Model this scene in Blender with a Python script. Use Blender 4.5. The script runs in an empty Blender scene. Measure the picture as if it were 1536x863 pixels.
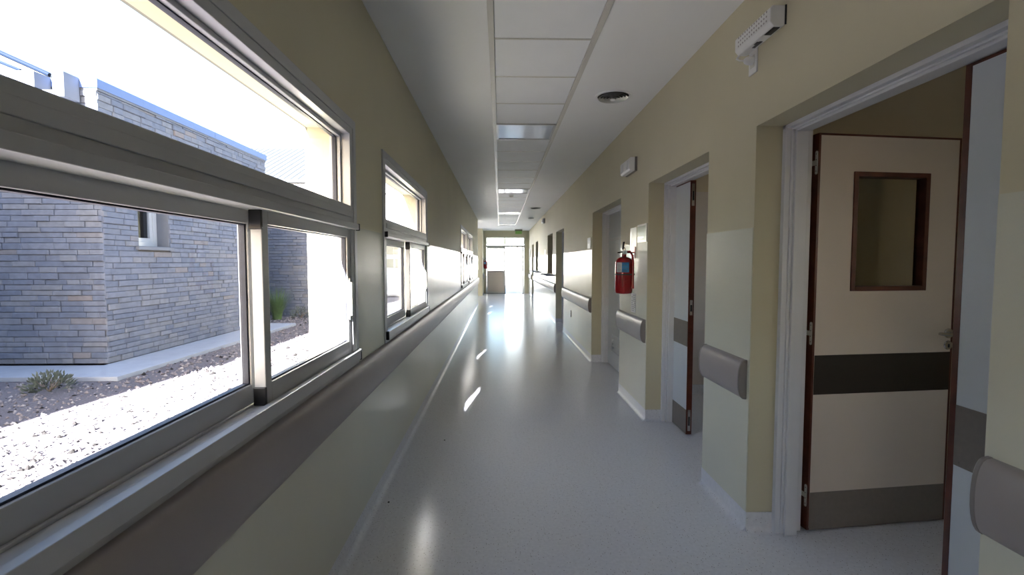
import bpy, bmesh, math, random
from mathutils import Vector, Matrix
random.seed(7)
SC = bpy.context.scene
COL = SC.collection

# ------------------------------------------------------------------ camera
CAM_H = 1.38
FPX = 725.0
cam_d = bpy.data.cameras.new('camera')
cam_d.sensor_width = 36.0
cam_d.lens = FPX / 1536 * 36.0
cam_d.clip_end = 500
cam = bpy.data.objects.new('camera', cam_d)
COL.objects.link(cam)
cam.location = (0, 0, CAM_H)
cam.rotation_euler = (math.radians(90) - math.atan(38.5 / FPX), 0, -math.atan(18 / FPX))
SC.camera = cam

# ------------------------------------------------------------------ sky, sun, exposure
SUN_DIR = Vector((0.372, 2.37, -1.0)).normalized()
SKY_STRENGTH = 0.245
SUN_STRENGTH = 34.0
world = bpy.data.worlds.new('sky')
SC.world = world
world.use_nodes = True
wn = world.node_tree
bg = wn.nodes['Background']
sky = wn.nodes.new('ShaderNodeTexSky')
sky.sky_type = 'NISHITA'
sky.sun_disc = False
sky.sun_elevation = math.asin(-SUN_DIR.z)
sky.sun_rotation = math.atan2(-SUN_DIR.x, -SUN_DIR.y)
sky.air_density = 1.0
sky.dust_density = 2.2
sky.ozone_density = 1.0
wn.links.new(sky.outputs[0], bg.inputs[0])
bg.inputs[1].default_value = SKY_STRENGTH

sun_d = bpy.data.lights.new('sun', 'SUN')
sun_d.energy = SUN_STRENGTH
sun_d.angle = math.radians(0.53)
sun_d.color = (1.0, 0.98, 0.95)
sun = bpy.data.objects.new('sun', sun_d)
COL.objects.link(sun)
sun.rotation_euler = SUN_DIR.to_track_quat('-Z', 'Y').to_euler()
sun.location = (-6, -20, 12)

SC.view_settings.view_transform = 'Standard'
SC.view_settings.look = 'None'
SC.view_settings.gamma = 1.0
SC.view_settings.use_curve_mapping = False
SC.view_settings.exposure = 1.98

# ------------------------------------------------------------------ helpers
OFF = {}

class MB:
    """collects shapes; build() links them as ONE mesh object"""
    def __init__(s): s.v = []; s.f = []; s.m = []; s.cur = 0
    def mat(s, i): s.cur = i; return s
    def add(s, vs, fs):
        b = len(s.v); s.v += [tuple(p) for p in vs]
        for f in fs: s.f.append([b + i for i in f]); s.m.append(s.cur)
        return s
    def box(s, x0, x1, y0, y1, z0, z1):
        if x1 - x0 < 1e-6 or y1 - y0 < 1e-6 or z1 - z0 < 1e-6: return s
        return s.add([(x0,y0,z0),(x1,y0,z0),(x1,y1,z0),(x0,y1,z0),(x0,y0,z1),(x1,y0,z1),(x1,y1,z1),(x0,y1,z1)],
                     [(0,3,2,1),(4,5,6,7),(0,1,5,4),(1,2,6,5),(2,3,7,6),(3,0,4,7)])
    def prism(s, pts, axis, a0, a1):
        """closed polygon pts in the two other axes (x,z for axis y ...), extruded along axis"""
        def P(p, a):
            return (a, p[0], p[1]) if axis == 'x' else (p[0], a, p[1]) if axis == 'y' else (p[0], p[1], a)
        n = len(pts)
        vs = [P(p, a0) for p in pts] + [P(p, a1) for p in pts]
        fs = [tuple(range(n))[::-1], tuple(range(n, 2*n))]
        for i in range(n): fs.append((i, (i+1) % n, n + (i+1) % n, n + i))
        return s.add(vs, fs)
    def tube(s, path, r, n=10, cap=True):
        path = [Vector(p) for p in path]; rings = []
        for i, p in enumerate(path):
            t = (path[min(i+1, len(path)-1)] - path[max(i-1, 0)]).normalized()
            a = t.orthogonal().normalized() if i == 0 else (pa - t * pa.dot(t)).normalized()
            pa = a; b = t.cross(a)
            rr = r[i] if isinstance(r, (list, tuple)) else r
            rings.append([p + (a*math.cos(2*math.pi*k/n) + b*math.sin(2*math.pi*k/n))*rr for k in range(n)])
        vs = [q for rg in rings for q in rg]; fs = []
        for i in range(len(rings)-1):
            for k in range(n):
                fs.append((i*n+k, i*n+(k+1) % n, (i+1)*n+(k+1) % n, (i+1)*n+k))
        if cap: fs += [tuple(range(n))[::-1], tuple(range((len(rings)-1)*n, len(rings)*n))]
        return s.add(vs, fs)
    def lathe(s, prof, c, n=24, axis='z'):
        vs = []; fs = []
        for r, h in prof:
            for k in range(n):
                a = 2*math.pi*k/n; u, w = r*math.cos(a), r*math.sin(a)
                vs.append((c[0]+u, c[1]+w, c[2]+h) if axis == 'z' else (c[0]+h, c[1]+u, c[2]+w) if axis == 'x' else (c[0]+u, c[1]+h, c[2]+w))
        for i in range(len(prof)-1):
            for k in range(n): fs.append((i*n+k, i*n+(k+1) % n, (i+1)*n+(k+1) % n, (i+1)*n+k))
        fs += [tuple(range(n))[::-1], tuple(range((len(prof)-1)*n, len(prof)*n))]
        return s.add(vs, fs)
    def build(s, name, mat, parent=None, at=None, bevel=0, smooth=False, local=False, seg=2):
        if parent is not None: off = Vector((0,0,0)) if local else OFF[parent.name]
        else: off = Vector(at) if at else Vector((0,0,0))
        me = bpy.data.meshes.new(name)
        me.from_pydata([(p[0]-off.x, p[1]-off.y, p[2]-off.z) for p in s.v], [], s.f)
        for mm in (mat if isinstance(mat, (list, tuple)) else [mat]): me.materials.append(mm)
        me.polygons.foreach_set('material_index', s.m)
        bm = bmesh.new(); bm.from_mesh(me); bmesh.ops.recalc_face_normals(bm, faces=bm.faces); bm.to_mesh(me); bm.free()
        if smooth:
            me.polygons.foreach_set('use_smooth', [True]*len(me.polygons))
            me.set_sharp_from_angle(angle=math.radians(38))
        me.update()
        o = bpy.data.objects.new(name, me); COL.objects.link(o)
        if parent is not None: o.parent = parent
        else: o.location = off
        OFF[o.name] = off.copy()
        if bevel:
            b = o.modifiers.new('bevel', 'BEVEL'); b.width = bevel; b.segments = seg
            b.limit_method = 'ANGLE'; b.angle_limit = math.radians(40); b.harden_normals = False
        return o

def tag(o, label=None, cat=None, group=None, kind=None):
    if label: o['label'] = label
    if cat: o['category'] = cat
    if group: o['group'] = group
    if kind: o['kind'] = kind
    return o

def thing(name, loc, label=None, cat=None, group=None, kind=None):
    o = bpy.data.objects.new(name, None); COL.objects.link(o)
    o.empty_display_size = 0.1
    o.location = loc; OFF[o.name] = Vector(loc)
    return tag(o, label, cat, group, kind)

def wallbox(mb, axis, c0, c1, a0, a1, z0, z1, holes):
    """wall slab between c0..c1 (thickness), a0..a1 (run), holes = (a0,a1,z0,z1)"""
    def B(p, q, r, t):
        if axis == 'y': mb.box(c0, c1, p, q, r, t)
        else: mb.box(p, q, c0, c1, r, t)
    cur = a0
    for h in sorted(holes):
        B(cur, h[0], z0, z1); B(h[0], h[1], z0, h[2]); B(h[0], h[1], h[3], z1); cur = h[1]
    B(cur, a1, z0, z1)

# ------------------------------------------------------------------ materials
def mat(name, col, rough=0.5, metal=0.0, spec=0.5, noise=0.0, nscale=20, bump=0.0, bscale=200, coat=0.0, coat_rough=0.1, detail=3):
    m = bpy.data.materials.new(name); m.use_nodes = True
    nt = m.node_tree; b = nt.nodes['Principled BSDF']
    b.inputs['Roughness'].default_value = rough; b.inputs['Metallic'].default_value = metal
    b.inputs['Specular IOR Level'].default_value = spec
    b.inputs['Coat Weight'].default_value = coat; b.inputs['Coat Roughness'].default_value = coat_rough
    tc = nt.nodes.new('ShaderNodeTexCoord')
    b.inputs['Base Color'].default_value = (*col, 1)
    if noise:
        t = nt.nodes.new('ShaderNodeTexNoise'); t.inputs['Scale'].default_value = nscale; t.inputs['Detail'].default_value = detail
        r = nt.nodes.new('ShaderNodeValToRGB')
        r.color_ramp.elements[0].position = 0.3; r.color_ramp.elements[1].position = 0.7
        r.color_ramp.elements[0].color = (*[c*(1-noise) for c in col], 1)
        r.color_ramp.elements[1].color = (*[min(1, c*(1+noise)) for c in col], 1)
        nt.links.new(tc.outputs['Object'], t.inputs['Vector']); nt.links.new(t.outputs['Fac'], r.inputs['Fac'])
        nt.links.new(r.outputs['Color'], b.inputs['Base Color'])
    if bump:
        t2 = nt.nodes.new('ShaderNodeTexNoise'); t2.inputs['Scale'].default_value = bscale; t2.inputs['Detail'].default_value = 2
        bp = nt.nodes.new('ShaderNodeBump'); bp.inputs['Strength'].default_value = bump; bp.inputs['Distance'].default_value = 0.002
        nt.links.new(tc.outputs['Object'], t2.inputs['Vector']); nt.links.new(t2.outputs['Fac'], bp.inputs['Height'])
        nt.links.new(bp.outputs['Normal'], b.inputs['Normal'])
    return m

M = {}
M['paint'] = mat('cream_wall_paint', (0.59, 0.55, 0.395), 0.6, spec=0.3, noise=0.025, nscale=1.5, bump=0.12, bscale=90)
M['dado'] = mat('gloss_dado_sheet', (0.64, 0.64, 0.54), 0.27, spec=0.27, noise=0.02, nscale=2, bump=0.05, bscale=7)
M['render'] = mat('cream_outside_render', (0.27, 0.265, 0.22), 0.8, spec=0.2, noise=0.03, nscale=4, bump=0.2, bscale=60)
M['ceiling'] = mat('white_ceiling_paint', (0.87, 0.88, 0.88), 0.6, spec=0.2, noise=0.015, nscale=1.2)
M['tile'] = mat('ceiling_tile_face', (0.85, 0.87, 0.89), 0.6, spec=0.2, noise=0.02, nscale=3, bump=0.05, bscale=150)
M['tee'] = mat('ceiling_tee_paint', (0.62, 0.61, 0.56), 0.4, noise=0.02)
M['acrylic'] = mat('lamp_acrylic', (0.70, 0.74, 0.82), 0.08, spec=0.6, noise=0.02, nscale=5)
M['alu'] = mat('white_aluminium', (0.47, 0.475, 0.485), 0.33, spec=0.5, noise=0.01, nscale=8)
M['frame_white'] = mat('white_metal_door_frame', (0.68, 0.69, 0.72), 0.3, spec=0.5, noise=0.015, nscale=6)
M['black'] = mat('black_plastic', (0.012, 0.012, 0.013), 0.4, noise=0.2, nscale=30)
M['gasket'] = mat('dark_rubber_gasket', (0.012, 0.016, 0.035), 0.5, noise=0.2, nscale=30)
M['rail'] = mat('taupe_handrail_vinyl', (0.31, 0.28, 0.275), 0.36, spec=0.45, noise=0.05, nscale=3, bump=0.06, bscale=350)
M['rail_cap'] = mat('taupe_handrail_cap', (0.22, 0.20, 0.195), 0.4, noise=0.05, nscale=5)
M['wood'] = mat('dark_red_wood', (0.10, 0.026, 0.014), 0.32, spec=0.5, noise=0.35, nscale=14, detail=6)
M['laminate'] = mat('pale_door_laminate', (0.68, 0.60, 0.52), 0.42, spec=0.4, noise=0.012, nscale=4)
M['laminate_w'] = mat('white_door_laminate', (0.66, 0.70, 0.73), 0.38, spec=0.4, noise=0.012, nscale=4)
M['plate_dark_reflection'] = mat('plate_with_dark_reflection', (0.03, 0.022, 0.016), 0.4, spec=0.4, noise=0.05, nscale=40)  # same plate, its reflection of the dim room put into the colour
M['plate'] = mat('bronze_grey_plate', (0.21, 0.185, 0.16), 0.4, spec=0.4, noise=0.05, nscale=40)
M['steel'] = mat('satin_steel', (0.62, 0.61, 0.58), 0.25, metal=1.0, noise=0.04, nscale=60)
M['hinge'] = mat('pale_hinge_metal', (0.72, 0.72, 0.70), 0.4, metal=0.2, noise=0.03)
M['white_plastic'] = mat('white_plastic', (0.76, 0.76, 0.75), 0.35, noise=0.02)
M['red'] = mat('red_enamel', (0.27, 0.006, 0.010), 0.25, spec=0.5, noise=0.08, nscale=10, coat=0.4)
M['blue_label'] = mat('blue_label_print', (0.04, 0.26, 0.55), 0.4, noise=0.12, nscale=60)
M['paper'] = mat('white_paper', (0.72, 0.72, 0.72), 0.6, noise=0.03, nscale=30)
M['ink'] = mat('grey_print', (0.16, 0.16, 0.18), 0.6, noise=0.2, nscale=80)
M['mirror'] = mat('silvered_sign', (0.72, 0.72, 0.70), 0.28, metal=1.0, noise=0.03, nscale=9)
M['chrome'] = mat('chrome_blades', (0.55, 0.55, 0.53), 0.3, metal=0.5, noise=0.03)
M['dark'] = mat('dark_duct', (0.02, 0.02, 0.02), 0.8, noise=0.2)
M['green'] = mat('green_sign', (0.25, 0.50, 0.12), 0.4, noise=0.05)
M['stone_slab'] = mat('pale_concrete', (0.28, 0.30, 0.345), 0.75, noise=0.06, nscale=6, bump=0.2, bscale=80)
M['flash'] = mat('blue_grey_flashing', (0.085, 0.13, 0.27), 0.45, metal=0.0, noise=0.04)
M['white_conc'] = mat('white_concrete', (0.42, 0.43, 0.45), 0.7, noise=0.03)
M['mortar'] = mat('dark_mortar', (0.075, 0.07, 0.066), 0.9, noise=0.15, nscale=30)
M['tile_pink'] = mat('beige_pink_wall_tile', (0.60, 0.52, 0.46), 0.3, noise=0.04, nscale=3)
M['room_paint'] = mat('tan_room_paint', (0.60, 0.50, 0.34), 0.6, noise=0.02, nscale=2)
M['grass'] = mat('green_grass_blade', (0.09, 0.15, 0.045), 0.6, noise=0.3, nscale=8)
M['shrub'] = mat('grey_green_leaf', (0.055, 0.068, 0.055), 0.7, noise=0.35, nscale=12)
M['bark'] = mat('bark', (0.16, 0.12, 0.09), 0.9, noise=0.3, nscale=15)
M['white_wall'] = mat('white_outside_wall', (0.70, 0.70, 0.68), 0.8, noise=0.03)
M['roof_edge'] = mat('shade_blue_roof_edge', (0.004, 0.009, 0.022), 0.7, spec=0.1, noise=0.05)  # shade on the roof flashing put into a darker blue
M['beam'] = mat('pale_blue_grey_concrete', (0.12, 0.13, 0.155), 0.7, noise=0.04, nscale=9)
M['tan_panel'] = mat('tan_shade_slat', (0.42, 0.40, 0.30), 0.6, noise=0.05)

def glass_mat(name, tint=(0.97, 0.98, 1.0), refl=1.0):
    m = bpy.data.materials.new(name); m.use_nodes = True; nt = m.node_tree
    nt.nodes.remove(nt.nodes['Principled BSDF'])
    out = nt.nodes['Material Output']
    tr = nt.nodes.new('ShaderNodeBsdfTransparent'); tr.inputs[0].default_value = (*tint, 1)
    gl = nt.nodes.new('ShaderNodeBsdfGlossy'); gl.inputs['Roughness'].default_value = 0.01
    lw = nt.nodes.new('ShaderNodeLayerWeight'); lw.inputs['Blend'].default_value = 0.5
    pw = nt.nodes.new('ShaderNodeMath'); pw.operation = 'POWER'; pw.inputs[1].default_value = 5.0
    fr = nt.nodes.new('ShaderNodeMapRange'); fr.inputs[3].default_value = 0.022 * refl; fr.inputs[4].default_value = 0.6 * refl
    nt.links.new(lw.outputs['Facing'], pw.inputs[0]); nt.links.new(pw.outputs[0], fr.inputs[0])
    mx = nt.nodes.new('ShaderNodeMixShader')
    nt.links.new(fr.outputs[0], mx.inputs[0]); nt.links.new(tr.outputs[0], mx.inputs[1]); nt.links.new(gl.outputs[0], mx.inputs[2])
    nt.links.new(mx.outputs[0], out.inputs[0])
    return m
M['glass'] = glass_mat('clear_glass')
M['glass_door'] = glass_mat('door_vision_glass', (0.85, 0.87, 0.86))

def floor_mat():
    m = bpy.data.materials.new('speckled_vinyl'); m.use_nodes = True; nt = m.node_tree; b = nt.nodes['Principled BSDF']
    tc = nt.nodes.new('ShaderNodeTexCoord')
    base = nt.nodes.new('ShaderNodeTexNoise'); base.inputs['Scale'].default_value = 60; base.inputs['Detail'].default_value = 4
    r0 = nt.nodes.new('ShaderNodeValToRGB'); r0.color_ramp.elements[0].position = 0.35; r0.color_ramp.elements[1].position = 0.65
    r0.color_ramp.elements[0].color = (0.69, 0.70, 0.735, 1); r0.color_ramp.elements[1].color = (0.76, 0.77, 0.805, 1)
    vo = nt.nodes.new('ShaderNodeTexVoronoi'); vo.inputs['Scale'].default_value = 85
    sp = nt.nodes.new('ShaderNodeMath'); sp.operation = 'LESS_THAN'; sp.inputs[1].default_value = 0.17
    sx = nt.nodes.new('ShaderNodeSeparateColor')
    lt = nt.nodes.new('ShaderNodeMath'); lt.operation = 'LESS_THAN'; lt.inputs[1].default_value = 0.42
    an = nt.nodes.new('ShaderNodeMath'); an.operation = 'MULTIPLY'
    mx = nt.nodes.new('ShaderNodeMix'); mx.data_type = 'RGBA'
    mx.inputs[7].default_value = (0.22, 0.20, 0.19, 1)
    L = nt.links.new
    for n in (base, vo): L(tc.outputs['Object'], n.inputs['Vector'])
    L(base.outputs['Fac'], r0.inputs['Fac']); L(vo.outputs['Distance'], sp.inputs[0]); L(vo.outputs['Color'], sx.inputs[0])
    L(sx.outputs[0], lt.inputs[0]); L(sp.outputs[0], an.inputs[0]); L(lt.outputs[0], an.inputs[1])
    L(an.outputs[0], mx.inputs[0]); L(r0.outputs['Color'], mx.inputs[6]); L(mx.outputs[2], b.inputs['Base Color'])
    wv = nt.nodes.new('ShaderNodeTexNoise'); wv.inputs['Scale'].default_value = 5; wv.inputs['Detail'].default_value = 3
    mp = nt.nodes.new('ShaderNodeMapping'); mp.inputs['Scale'].default_value = (0.5, 1.6, 1)
    L(tc.outputs['Object'], mp.inputs[0]); L(mp.outputs[0], wv.inputs['Vector'])
    bp = nt.nodes.new('ShaderNodeBump'); bp.inputs['Strength'].default_value = 0.10; bp.inputs['Distance'].default_value = 0.01
    L(wv.outputs['Fac'], bp.inputs['Height']); L(bp.outputs['Normal'], b.inputs['Normal'])
    b.inputs['Roughness'].default_value = 0.2; b.inputs['Specular IOR Level'].default_value = 0.5
    return m
M['floor'] = floor_mat()

def island_mat(name, stops, rough, nscale, namt, obj_rand=True, bump=0.3):
    """colour varies from piece to piece (object and island random) with grain on each"""
    m = bpy.data.materials.new(name); m.use_nodes = True; nt = m.node_tree; b = nt.nodes['Principled BSDF']; L = nt.links.new
    ge = nt.nodes.new('ShaderNodeNewGeometry'); oi = nt.nodes.new('ShaderNodeObjectInfo')
    ad = nt.nodes.new('ShaderNodeMath'); ad.operation = 'ADD'; fr = nt.nodes.new('ShaderNodeMath'); fr.operation = 'FRACT'
    L(ge.outputs['Random Per Island'], ad.inputs[0]); L(oi.outputs['Random'], ad.inputs[1]); L(ad.outputs[0], fr.inputs[0])
    r = nt.nodes.new('ShaderNodeValToRGB')
    while len(r.color_ramp.elements) < len(stops): r.color_ramp.elements.new(0.5)
    for e, (p, c) in zip(r.color_ramp.elements, stops): e.position = p; e.color = (*c, 1)
    L(fr.outputs[0], r.inputs['Fac'])
    ns = nt.nodes.new('ShaderNodeTexNoise'); ns.inputs['Scale'].default_value = nscale; ns.inputs['Detail'].default_value = 5
    L(ge.outputs['Position'], ns.inputs['Vector'])
    mr = nt.nodes.new('ShaderNodeMapRange'); mr.inputs[1].default_value = 0.3; mr.inputs[2].default_value = 0.7
    mr.inputs[3].default_value = 1-namt; mr.inputs[4].default_value = 1+namt
    L(ns.outputs['Fac'], mr.inputs[0])
    mu = nt.nodes.new('ShaderNodeMix'); mu.data_type = 'RGBA'; mu.blend_type = 'MULTIPLY'; mu.inputs[0].default_value = 1
    L(r.outputs['Color'], mu.inputs[6]); L(mr.outputs[0], mu.inputs[7]); L(mu.outputs[2], b.inputs['Base Color'])
    bp = nt.nodes.new('ShaderNodeBump'); bp.inputs['Strength'].default_value = bump; bp.inputs['Distance'].default_value = 0.01
    L(ns.outputs['Fac'], bp.inputs['Height']); L(bp.outputs['Normal'], b.inputs['Normal'])
    b.inputs['Roughness'].default_value = rough; b.inputs['Specular IOR Level'].default_value = 0.25
    return m
M['brick'] = island_mat('split_stone_brick', [(0, (0.115, 0.130, 0.172)), (0.3, (0.133, 0.146, 0.186)), (0.6, (0.147, 0.158, 0.195)), (0.95, (0.166, 0.172, 0.195)), (1.0, (0.175, 0.155, 0.155))], 0.85, 14, 0.14)
M['gravel'] = island_mat('mixed_gravel_stone', [(0, (0.010, 0.009, 0.009)), (0.11, (0.014, 0.012, 0.012)), (0.13, (0.11, 0.095, 0.10)), (0.3, (0.155, 0.135, 0.142)), (0.8, (0.205, 0.182, 0.185)), (1.0, (0.28, 0.265, 0.27))], 0.9, 40, 0.15)  # near-black stones stand in for the shaded gaps between stones
M['gravel_bed'] = mat('gravel_bed', (0.135, 0.12, 0.128), 0.95, spec=0.1, noise=0.35, nscale=55, bump=0.8, bscale=45)
M['paving'] = mat('outdoor_paving', (0.55, 0.54, 0.52), 0.8, noise=0.06, nscale=2, bump=0.2, bscale=60)

def ribbed_mat():
    m = bpy.data.materials.new('pale_ribbed_roof'); m.use_nodes = True; nt = m.node_tree; b = nt.nodes['Principled BSDF']; L = nt.links.new
    ns = nt.nodes.new('ShaderNodeTexNoise'); ns.inputs['Scale'].default_value = 2
    r = nt.nodes.new('ShaderNodeValToRGB'); r.color_ramp.elements[0].color = (0.038, 0.043, 0.048, 1); r.color_ramp.elements[1].color = (0.044, 0.050, 0.056, 1)
    L(ns.outputs['Fac'], r.inputs['Fac']); L(r.outputs['Color'], b.inputs['Base Color']); b.inputs['Roughness'].default_value = 0.5
    return m
M['roof'] = ribbed_mat()

# ------------------------------------------------------------------ dimensions
XL, XR = -0.71, 1.26           # corridor faces
XLO = -0.93                    # outer face of left wall
XRB = 1.54                     # room face of right wall
Y0, Y1 = -3.9, 21.0
HC = 2.725
DADO = 1.55
LOB0, LOB1 = 15.55, 19.6       # side lobby on the left
WINS = [(-3.26, -1.50), (0.54, 2.40), (2.95, 4.72), (8.78, 10.54), (10.74, 12.50)]
WZ0, WZ1 = 0.87, 2.055
O = {1: (1.20, 2.38), 2: (2.92, 4.10), 3: (5.03, 6.58), 4: (9.53, 10.85), 7: (17.93, 19.13)}
OH = 2.045
CNT = [(11.58, 12.79, 1.08, 2.07), (15.93, 17.06, 1.08, 2.07)]

# ------------------------------------------------------------------ ground outside
g = MB()
def grid(mb, x0, x1, y0, y1, z): mb.add([(x0,y0,z),(x1,y0,z),(x1,y1,z),(x0,y1,z)], [(0,1,2,3)])
grid(g, -60, XLO, -30, 60, -0.16)
tag(g.build('ground', M['gravel_bed']), 'brown grey gravel ground of the courtyard outside the windows', 'ground', kind='structure')
g = MB(); g.box(-8, 12, 21.25, 80, -0.12, -0.04)
tag(g.build('trim_1', M['paving']), 'pale paved path outside the far glazed door', 'paving', kind='structure')

# ------------------------------------------------------------------ floor, ceiling
f = MB()
f.box(XL - 0.03, XR + 0.02, Y0, Y1 + 0.25, -0.12, 0.0)
f.box(-1.85, XL - 0.03, LOB0, LOB1, -0.12, 0.0)
f.box(XR + 0.02, 5.4, Y0, Y1, -0.12, 0.0)
floor = tag(f.build('floor', M['floor']), 'grey speckled glossy vinyl corridor floor', 'floor', kind='structure')

SX0, SX1 = -0.065, 0.59          # suspended tile strip
SEND = 18.05
ceil = thing('ceiling', (0, 0, HC), 'white plaster ceiling with a strip of square lay-in tiles', 'ceiling', kind='structure')
c = MB()
c.box(XL - 0.22, SX0, Y0, Y1 + 0.25, HC, HC + 0.06)
c.box(SX1, XRB, Y0, Y1 + 0.25, HC, HC + 0.06)
c.box(SX0, SX1, SEND, Y1 + 0.25, HC, HC + 0.06)
c.box(-1.85, XL - 0.22, LOB0 - 0.2, LOB1 + 0.2, HC, HC + 0.06)
c.build('plaster_board', M['ceiling'], ceil)
c = MB(); c.box(XLO, 5.6, Y0 - 0.3, Y1 + 0.28, HC + 0.22, HC + 0.40); c.box(-2.0, XLO, LOB0-.2, LOB1+.2, HC+.06, HC+.30)
c.box(XLO, 5.6, Y0-.2, Y0-.1, HC, HC+.22); c.box(XLO, 5.6, Y1+.15, Y1+.25, HC, HC+.22); c.box(5.3, 5.4, Y0-.1, Y1+.15, HC-.1, HC+.22); 
c.build('roof_slab', M['white_conc'], ceil)
tx0, tx1 = SX0 + 0.034, SX1 - 0.034
c = MB()
c.box(SX0 - 0.002, SX0 + 0.032, Y0, SEND, HC - 0.004, HC + 0.012)
c.build('edge_trim', M['tee'], ceil, bevel=0.001)
c = MB(); c.box(SX1 - 0.032, SX1 + 0.002, Y0, SEND, HC - 0.004, HC + 0.012)
c.build('edge_trim', M['tee'], ceil, bevel=0.001)
c = MB(); c.box(SX0, SX1, SEND - 0.03, SEND + 0.003, HC - 0.004, HC + 0.012)
c.build('edge_trim', M['tee'], ceil, bevel=0.001)
tee0 = tile0 = None
LIGHTS = [-3.6, 0.6, 4.8, 9.0, 13.2, 17.4]
k = -14
while True:
    y = 3.0 + 0.6 * k - 0.6
    k += 1
    if y < Y0: continue
    if y > SEND - 0.05: break
    y1 = min(y + 0.6, SEND - 0.03)
    if tee0 is None:
        t = MB(); t.box(tx0 - 0.002, tx1 + 0.002, -0.008, 0.008, HC + 0.002, HC + 0.008); tee0 = t.build('ceiling_tee', M['tee'], ceil)
        tee0.location.y = y
    else:
        o = tee0.copy(); COL.objects.link(o); o.location.y = y
    if any(abs(y - q) < 0.1 for q in LIGHTS): continue
    if y1 - y < 0.3: continue
    if tile0 is None:
        t = MB(); t.box(tx0, tx1, 0.009, 0.591, HC + 0.004, HC + 0.02); tile0 = t.build('ceiling_tile', M['tile'], ceil, bevel=0.003)
        tile0.location.y = y
    else:
        o = tile0.copy(); COL.objects.link(o); o.location.y = y; o.location.z = random.uniform(-0.001, 0.001)
lamp_words = {0.6: 'unlit square ceiling light panel right above the camera', 4.8: 'nearest visible square ceiling light panel, bluish white, among the tiles',
              9.0: 'square ceiling light panel just before the smoke detector', 13.2: 'square ceiling light panel, third visible down the tile strip',
              17.4: 'square ceiling light panel at the far end of the tile strip'}
for q in LIGHTS[1:]:
    L_ = thing('ceiling_light', ((tx0+tx1)/2, q + 0.3, HC), lamp_words[q], 'light', 'square light panels in the ceiling strip')
    y1 = min(q + 0.59, SEND - 0.035)
    t = MB(); a, b_, zz0, zz1 = q + 0.01, y1, HC - 0.004, HC + 0.02
    for bx in ((tx0, tx0+.02, a, b_), (tx1-.02, tx1, a, b_), (tx0+.02, tx1-.02, a, a+.02), (tx0+.02, tx1-.02, b_-.02, b_)): t.box(*bx, zz0, zz1)
    t.build('light_frame', M['alu'], L_)
    t = MB(); t.box(tx0+.02, tx1-.02, a+.02, b_-.02, HC + 0.003, HC + 0.012); t.build('diffuser', M['acrylic'], L_)

# ------------------------------------------------------------------ walls
w = MB()
holes = [(y0+.035, y1-.035, WZ0+.035, WZ1-.035) for y0, y1 in WINS]
wallbox(w, 'y', XLO + 0.012, XL, Y0, LOB0, -0.12, HC + 0.03, holes)
w.mat(1); wallbox(w, 'y', XLO, XLO + 0.012, Y0, LOB0, -0.16, HC + 0.35, holes); w.mat(0)
w.box(XLO, XL, LOB1, Y1, -0.12, HC + 0.03)
wall_left = tag(w.build('wall_left', [M['paint'], M['render']]), 'cream corridor wall with the sliding windows', 'wall', kind='structure')
w = MB(); w.box(-1.9, XLO, LOB0 - 0.2, LOB0, -0.12, HC + 0.03); w.box(-1.9, XLO, LOB1, LOB1 + 0.2, -0.12, HC + 0.03)
tag(w.build('wall_lobby', M['paint']), 'short cream side walls of the lobby on the left near the corridor end', 'wall', kind='structure')
# dado sheets, left
def dado(parent, x, side, runs, z1=DADO, z0=0.1, holes=()):
    for a, b_ in runs:
        t = MB()
        x0, x1 = (x, x + 0.004) if side > 0 else (x - 0.004, x)
        wallbox(t, 'y', x0, x1, a, b_, z0, z1, holes if holes else [])
        t.build('dado_sheet', M['dado'], parent)
seg = []
cur = Y0
for y0, y1 in WINS:
    for a, b_ in ((cur, y0), ):
        if b_ - a > 0.01: seg.append((a, b_))
    cur = y1
seg.append((cur, LOB0)); seg.append((LOB1, Y1))
dado(wall_left, XL, 1, seg)
for y0, y1 in WINS: dado(wall_left, XL, 1, [(y0, y1)], z1=WZ0)

w = MB()
rh = [(a, b_, 0.0, OH) for a, b_ in O.values()] + [(a, b_, z0, z1) for a, b_, z0, z1 in CNT]
wallbox(w, 'y', XR, XRB, Y0, Y1, -0.0, HC + 0.03, [(a, b_, max(z0, 0), z1) for a, b_, z0, z1 in rh])
wall_right = tag(w.build('wall_right', M['paint']), 'cream corridor wall with the recessed doorways', 'wall', kind='structure')
ys = sorted(O.values()); runs = []; cur = Y0
for a, b_ in ys:
    runs.append((cur, a)); cur = b_
runs.append((cur, Y1))
for a, b_ in runs:
    hs = [(p, q, z0, z1) for p, q, z0, z1 in CNT if a < p < b_]
    t = MB(); wallbox(t, 'y', XR - 0.004, XR, a + 0.002, b_ - 0.002, 0.1, DADO, [(p, q, z0, DADO) for p, q, z0, z1 in hs])
    t.build('dado_sheet', M['dado'], wall_right)

EX0, EX1, EZ = -0.623, 1.085, 2.465
w = MB(); wallbox(w, 'x', Y1, Y1 + 0.25, XL - 0.22, XRB, -0.12, HC + 0.4, [(EX0, EX1, 0.0, EZ)])
tag(w.build('wall_end', M['paint']), 'cream end wall around the bright glazed doors', 'wall', kind='structure')
w = MB(); w.box(XL - 0.22, XRB, Y0 - 0.2, Y0, -0.12, HC + 0.03)
tag(w.build('wall_back', M['paint']), 'cream wall closing the corridor behind the camera', 'wall', kind='structure')

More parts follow.
